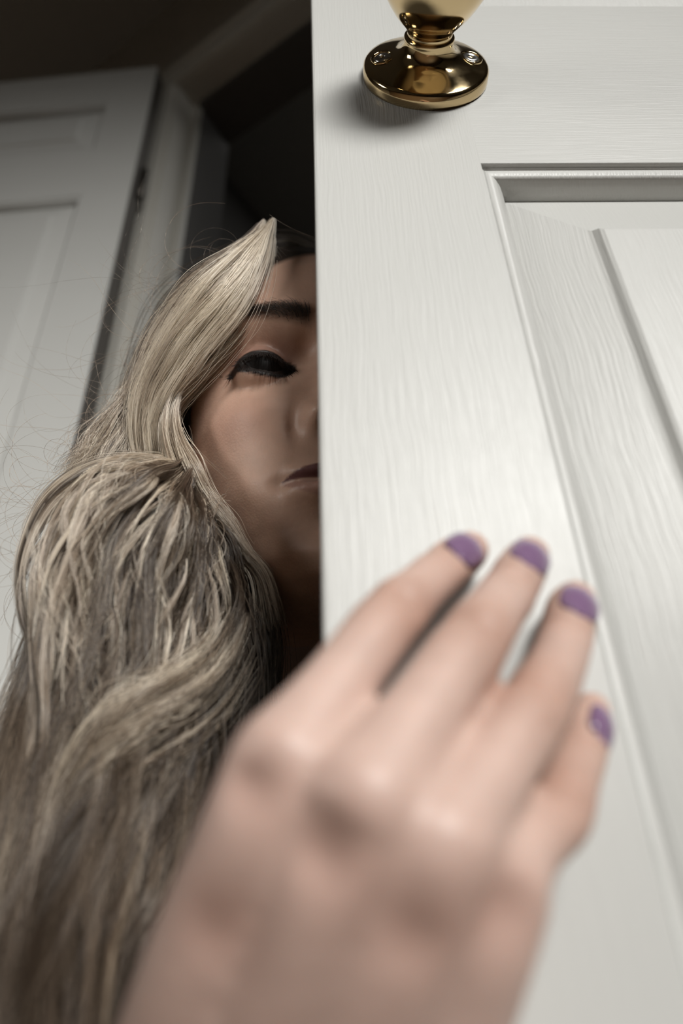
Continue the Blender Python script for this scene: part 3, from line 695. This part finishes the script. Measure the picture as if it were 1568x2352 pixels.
for i in range(100):
    a = rng.uniform(0, len(MASTER) - 1.001) if i > 10 else rng.uniform(0, 1.6); k = int(a); fr_ = a - k
    P = MASTER[k] * (1 - fr_) + MASTER[k + 1] * fr_
    s0 = int(rng.choice([0, 0, 2, 6, 12, 20, 28])); s1 = int(min(59, s0 + rng.integers(18, 50)))
    P = P[s0:s1 + 1].copy(); t_ = np.linspace(0, 1, len(P)); q_ = np.linspace(s0, s1, len(P)) / 59
    d_ = np.gradient(P[:, :2], axis=0); d_ /= np.linalg.norm(d_, axis=1)[:, None]
    amp = rng.uniform(6, 34) * np.clip(q_ * 3, 0, 1)
    wl_ = rng.uniform(2.0, 4.2); ph_ = rng.uniform(0, 6.3)
    P[:, :2] += np.stack([-d_[:, 1], d_[:, 0]], 1) * (amp * np.sin(q_ * wl_ * 6.283 + ph_) + rng.normal(0, 26) * t_ * q_)[:, None]
    P[:, 2] += rng.uniform(-.014, .006) + .004 * np.sin(q_ * wl_ * 6.283 + ph_ + 1.2)
    hw = rng.uniform(5, 20) * np.sin(np.pi * np.clip(t_ * .9 + .06, 0, 1)) ** .7 + 2
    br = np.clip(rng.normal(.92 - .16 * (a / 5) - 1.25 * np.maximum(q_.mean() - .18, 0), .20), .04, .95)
    P4 = np.hstack([P, hw[:, None]])[np.linspace(0, len(P) - 1, 12).astype(int)]
    add(P4, int(60 + hw.max() * 9), br, 40, .10, 1.0, 1.2, .26, .35, .003, .25, .18)
# thin bright locks and loose single hairs lying over the mass
for i in range(40):
    a = rng.uniform(1.0, 4.6) if i % 3 else rng.uniform(.2, 1.2); k = int(a); fr_ = a - k
    P = MASTER[k] * (1 - fr_) + MASTER[k + 1] * fr_
    s0 = int(rng.integers(9, 22)); s1 = min(59, s0 + int(rng.integers(10, 22))); P = P[s0:s1 + 1].copy(); t_ = np.linspace(0, 1, len(P))
    P[:, 0] += rng.uniform(5, 26) * np.sin(t_ * rng.uniform(3, 8) + rng.uniform(0, 6.3)) + rng.normal(0, 30) * t_; P[:, 2] -= rng.uniform(.010, .020)
    hw = rng.uniform(3, 10) * np.sin(np.pi * np.clip(t_ * .9 + .05, 0, 1)) + 1.5
    add(np.hstack([P, hw[:, None]])[np.linspace(0, len(P) - 1, 9).astype(int)], int(36 + hw.max() * 9), rng.uniform(.36, .70), 30, .12, 1.0, 1.3, .22, .4, .002, .35, .25)
for i in range(26):
    a = rng.uniform(.3, 4.8); k = int(a); fr_ = a - k
    P = (MASTER[k] * (1 - fr_) + MASTER[k + 1] * fr_)[int(rng.integers(3, 30)):][:18].copy(); t_ = np.linspace(0, 1, len(P))
    P[:, 0] += rng.normal(0, 70) * (t_ - .5) + 30 * np.sin(t_ * rng.uniform(3, 9) + rng.uniform(0, 6)); P[:, 2] -= rng.uniform(.012, .024)
    add(np.hstack([P, np.full((len(P), 1), 34.0)])[::2], 9, rng.uniform(.4, .8), 2, .35, 1.0, 1.0, .3, .5, .004, .4, .8)
# the rest of the head: parted on top, combed over the skull to both sides and down the back
def crown(n):
    side = np.where(rng.random(n) < .5, 1.0, -1.0)[:, None]; y0 = rng.uniform(-92, 52, n)[:, None]
    t = np.linspace(0, 1, KP)[None]; th = np.clip(t / .55, 0, 1) * np.radians(104); lift = rng.uniform(3, 9, n)[:, None]
    yy = y0 - np.clip(y0 + 5, 0, 60) * .9 * np.clip(t / .5, 0, 1)
    e = np.sqrt(np.clip(1 - (np.minimum(np.abs(y0), 96) / np.where(y0 > 0, 92, 101)) ** 2, .06, 1))
    x = side * (73 * np.maximum(e, np.clip(t, 0, .75)) + lift) * np.sin(th)
    z = (112 * e + lift) * np.cos(th) - np.clip(t - .55, 0, 1) / .45 * rng.uniform(120, 200, (n, 1))
    wob = rng.uniform(1, 4, (n, 1)) * np.sin(t * 9 + rng.uniform(0, 6, (n, 1))) * t
    P = np.stack([x + side * wob, yy + wob - 10 * t, z], -1)
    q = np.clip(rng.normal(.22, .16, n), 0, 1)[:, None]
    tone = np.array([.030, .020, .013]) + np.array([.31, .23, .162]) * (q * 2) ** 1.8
    return head2w(P.reshape(-1, 3)).reshape(n, KP, 3), tone
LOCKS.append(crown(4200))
# light wave folded across the chest
for dy, br, hw in ((-30, .62, 1.0), (10, .80, .8), (45, .66, 1.0), (90, .50, 1.1)):
    add([(555 + dy * .2, 1420 + dy, .286, 26), (505, 1520 + dy, .272, 34 * hw), (430, 1590 + dy, .259, 40 * hw), (335, 1645 + dy, .250, 44 * hw), (245, 1715 + dy, .246, 44 * hw), (180, 1810 + dy, .246, 40), (130, 1930 + dy, .246, 36), (85, 2080 + dy, .244, 30)], 520, br, 26, .20, 1.4, 1.2, .32, .5, .012, .5, .4)
add([(500, 1560, .276, 10), (440, 1690, .258, 16), (375, 1800, .249, 20), (300, 1910, .240, 24), (250, 2030, .232, 30), (220, 2200, .222, 36)], 450, .50, 30, .12, 1.3, 1, .3, .3, .006, .35)
add([(190, 1480, .275, 14), (145, 1630, .258, 18), (110, 1750, .250, 22), (72, 1880, .244, 24), (30, 2010, .236, 26), (-20, 2150, .228, 30)], 550, .62, 30, .12, 1.3, 1, .3, .3, .006, .35)
add([(330, 1250, .290, 10), (290, 1350, .279, 14), (275, 1450, .273, 14), (282, 1540, .268, 14), (310, 1640, .263, 18)], 260, .62, 30, .12, 1.0, 1, .3, .4, .004, .3)
# strand ending in the air at the left
add([(112, 1240, .292, 12), (70, 1290, .286, 8), (48, 1370, .281, 7), (62, 1450, .277, 8), (90, 1510, .273, 8), (104, 1560, .270, 6)], 200, .45, 40, .1, 1, .6, .3, .1, .003)
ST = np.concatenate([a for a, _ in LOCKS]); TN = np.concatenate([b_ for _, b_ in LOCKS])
# flyaways: single loops against the door at the left
fw = []
for i in range(150):
    base = [(330, 880, .352), (300, 960, .35), (240, 1030, .345), (160, 1100, .32), (110, 1160, .305), (80, 1300, .29), (380, 760, .352), (470, 640, .358)][rng.integers(0, 8)]
    p = np.array(base) + [rng.normal(0, 26), rng.normal(0, 26), rng.normal(0, .006)]
    ang = rng.uniform(1.9, 4.0); cur = rng.normal(0, .09); st = rng.uniform(4, 9.5)
    pts = []
    for j in range(KP):
        pts.append(p.copy()); ang += cur + rng.normal(0, .02); cur += rng.normal(0, .012)
        p = p + [math.cos(ang) * st, math.sin(ang) * st * .9, rng.normal(0, .0006)]
    fw.append(pts)
for i in range(40):                                             # a few across the cheek and jaw
    b0 = [(430, 1000, .325), (470, 1120, .318), (540, 1230, .310), (600, 560, .36)][rng.integers(0, 4)]
    p = np.array(b0) + [rng.normal(0, 14), rng.normal(0, 25), rng.normal(0, .004)]
    ang = rng.uniform(.6, 1.5); cur = rng.normal(0, .025); st = rng.uniform(2, 6.0); pts = []
    for j in range(KP):
        pts.append(p.copy()); ang += cur; p = p + [math.cos(ang) * st, math.sin(ang) * st, 0.0]
    fw.append(pts)
fw = np.array(fw); FWW = atv(fw.reshape(-1, 3)).reshape(len(fw), KP, 3)
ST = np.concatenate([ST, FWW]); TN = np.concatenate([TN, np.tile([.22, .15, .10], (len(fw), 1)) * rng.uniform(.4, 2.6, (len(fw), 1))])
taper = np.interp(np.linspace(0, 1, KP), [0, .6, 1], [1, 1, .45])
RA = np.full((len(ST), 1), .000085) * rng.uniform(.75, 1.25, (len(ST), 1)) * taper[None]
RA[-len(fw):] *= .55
hair = curves_obj('hair', ST, RA, TN, M_HAIR, body); tag(hair, 'long wavy blonde hair, shade toned into crown and lower locks', None, 'stuff')

# brows and lashes
def surf_y(x, z):
    W = np.interp(z, _wz, _ww); C = np.interp(z, _cz, _cc)
    s = np.clip(np.abs(x) / W, 0, 1) ** (1 / .95); c = np.sqrt(1 - s * s)
    return lid(x, z, C * c ** .80 + feat(x, z))
for sgn in (-1, 1):
    n = 700; u = rng.uniform(0, 1, n); a = 15 + 43 * u
    zc = 19.0 + .20 * (a - 15) + rng.normal(0, 1.7, n) * np.interp(u, [0, .15, .6, 1], [.9, 1.1, .8, .35])
    dx = np.interp(u, [0, .2, 1], [1.5, 3.5, 5.0]) * rng.uniform(.7, 1.2, n); dz = np.interp(u, [0, .3, .7, 1], [4.5, 2.4, .8, .2]) + rng.normal(0, .7, n)
    S = np.zeros((n, 6, 3))
    for j in range(6):
        t = j / 5; xx = a + dx * t; zz = zc + dz * t
        S[:, j] = np.stack([sgn * xx, surf_y(xx, zz) - .3 + 1.3 * math.sin(t * 2.2), zz], 1)
    o = curves_obj('eyebrow', head2w(S.reshape(-1, 3)).reshape(n, 6, 3), np.full((n, 6), .00007) * np.linspace(1, .4, 6), np.tile([.018, .013, .010], (n, 1)), M_LASH, body)
    tag(o, 'dark arched eyebrow', None, 'stuff')
    n = 260; u = rng.uniform(-1, 1, n); S = []
    for uu in u:
        low = rng.random() < .35
        x0 = EX + 15.2 * uu
        if not low: z0 = EZ + 4.4 * (1 - uu * uu) + .7 * uu; L_ = rng.uniform(6.5, 9.5) * (1 - .25 * max(0, -uu)); dirv = np.array([.5 * uu + rng.normal(0, .12), .5, -1.0]); curl = 2.2
        else: z0 = EZ - 6.4 * (1 - abs(uu) ** 2.2) + .7 * uu; L_ = rng.uniform(2.5, 4.5); dirv = np.array([.5 * uu + rng.normal(0, .15), .6, -.6]); curl = -1.0
        p = np.array([x0, float(surf_y(np.array([x0]), np.array([z0 + (.6 if not low else -.6)]))[0]) - .2, z0])
        dirv = dirv / np.linalg.norm(dirv)
        S.append([p + dirv * L_ * t + np.array([0, 0, curl * t * t]) for t in np.linspace(0, 1, 8)])
    S = np.array(S) * np.array([sgn, 1, 1])
    o = curves_obj('eyelashes', head2w(S.reshape(-1, 3)).reshape(n, 8, 3), np.full((n, 8), .00011) * np.linspace(1, .3, 8), np.tile([.005, .004, .004], (n, 1)), M_LASH, body)
    tag(o, 'thick black eyelashes', None, 'stuff')
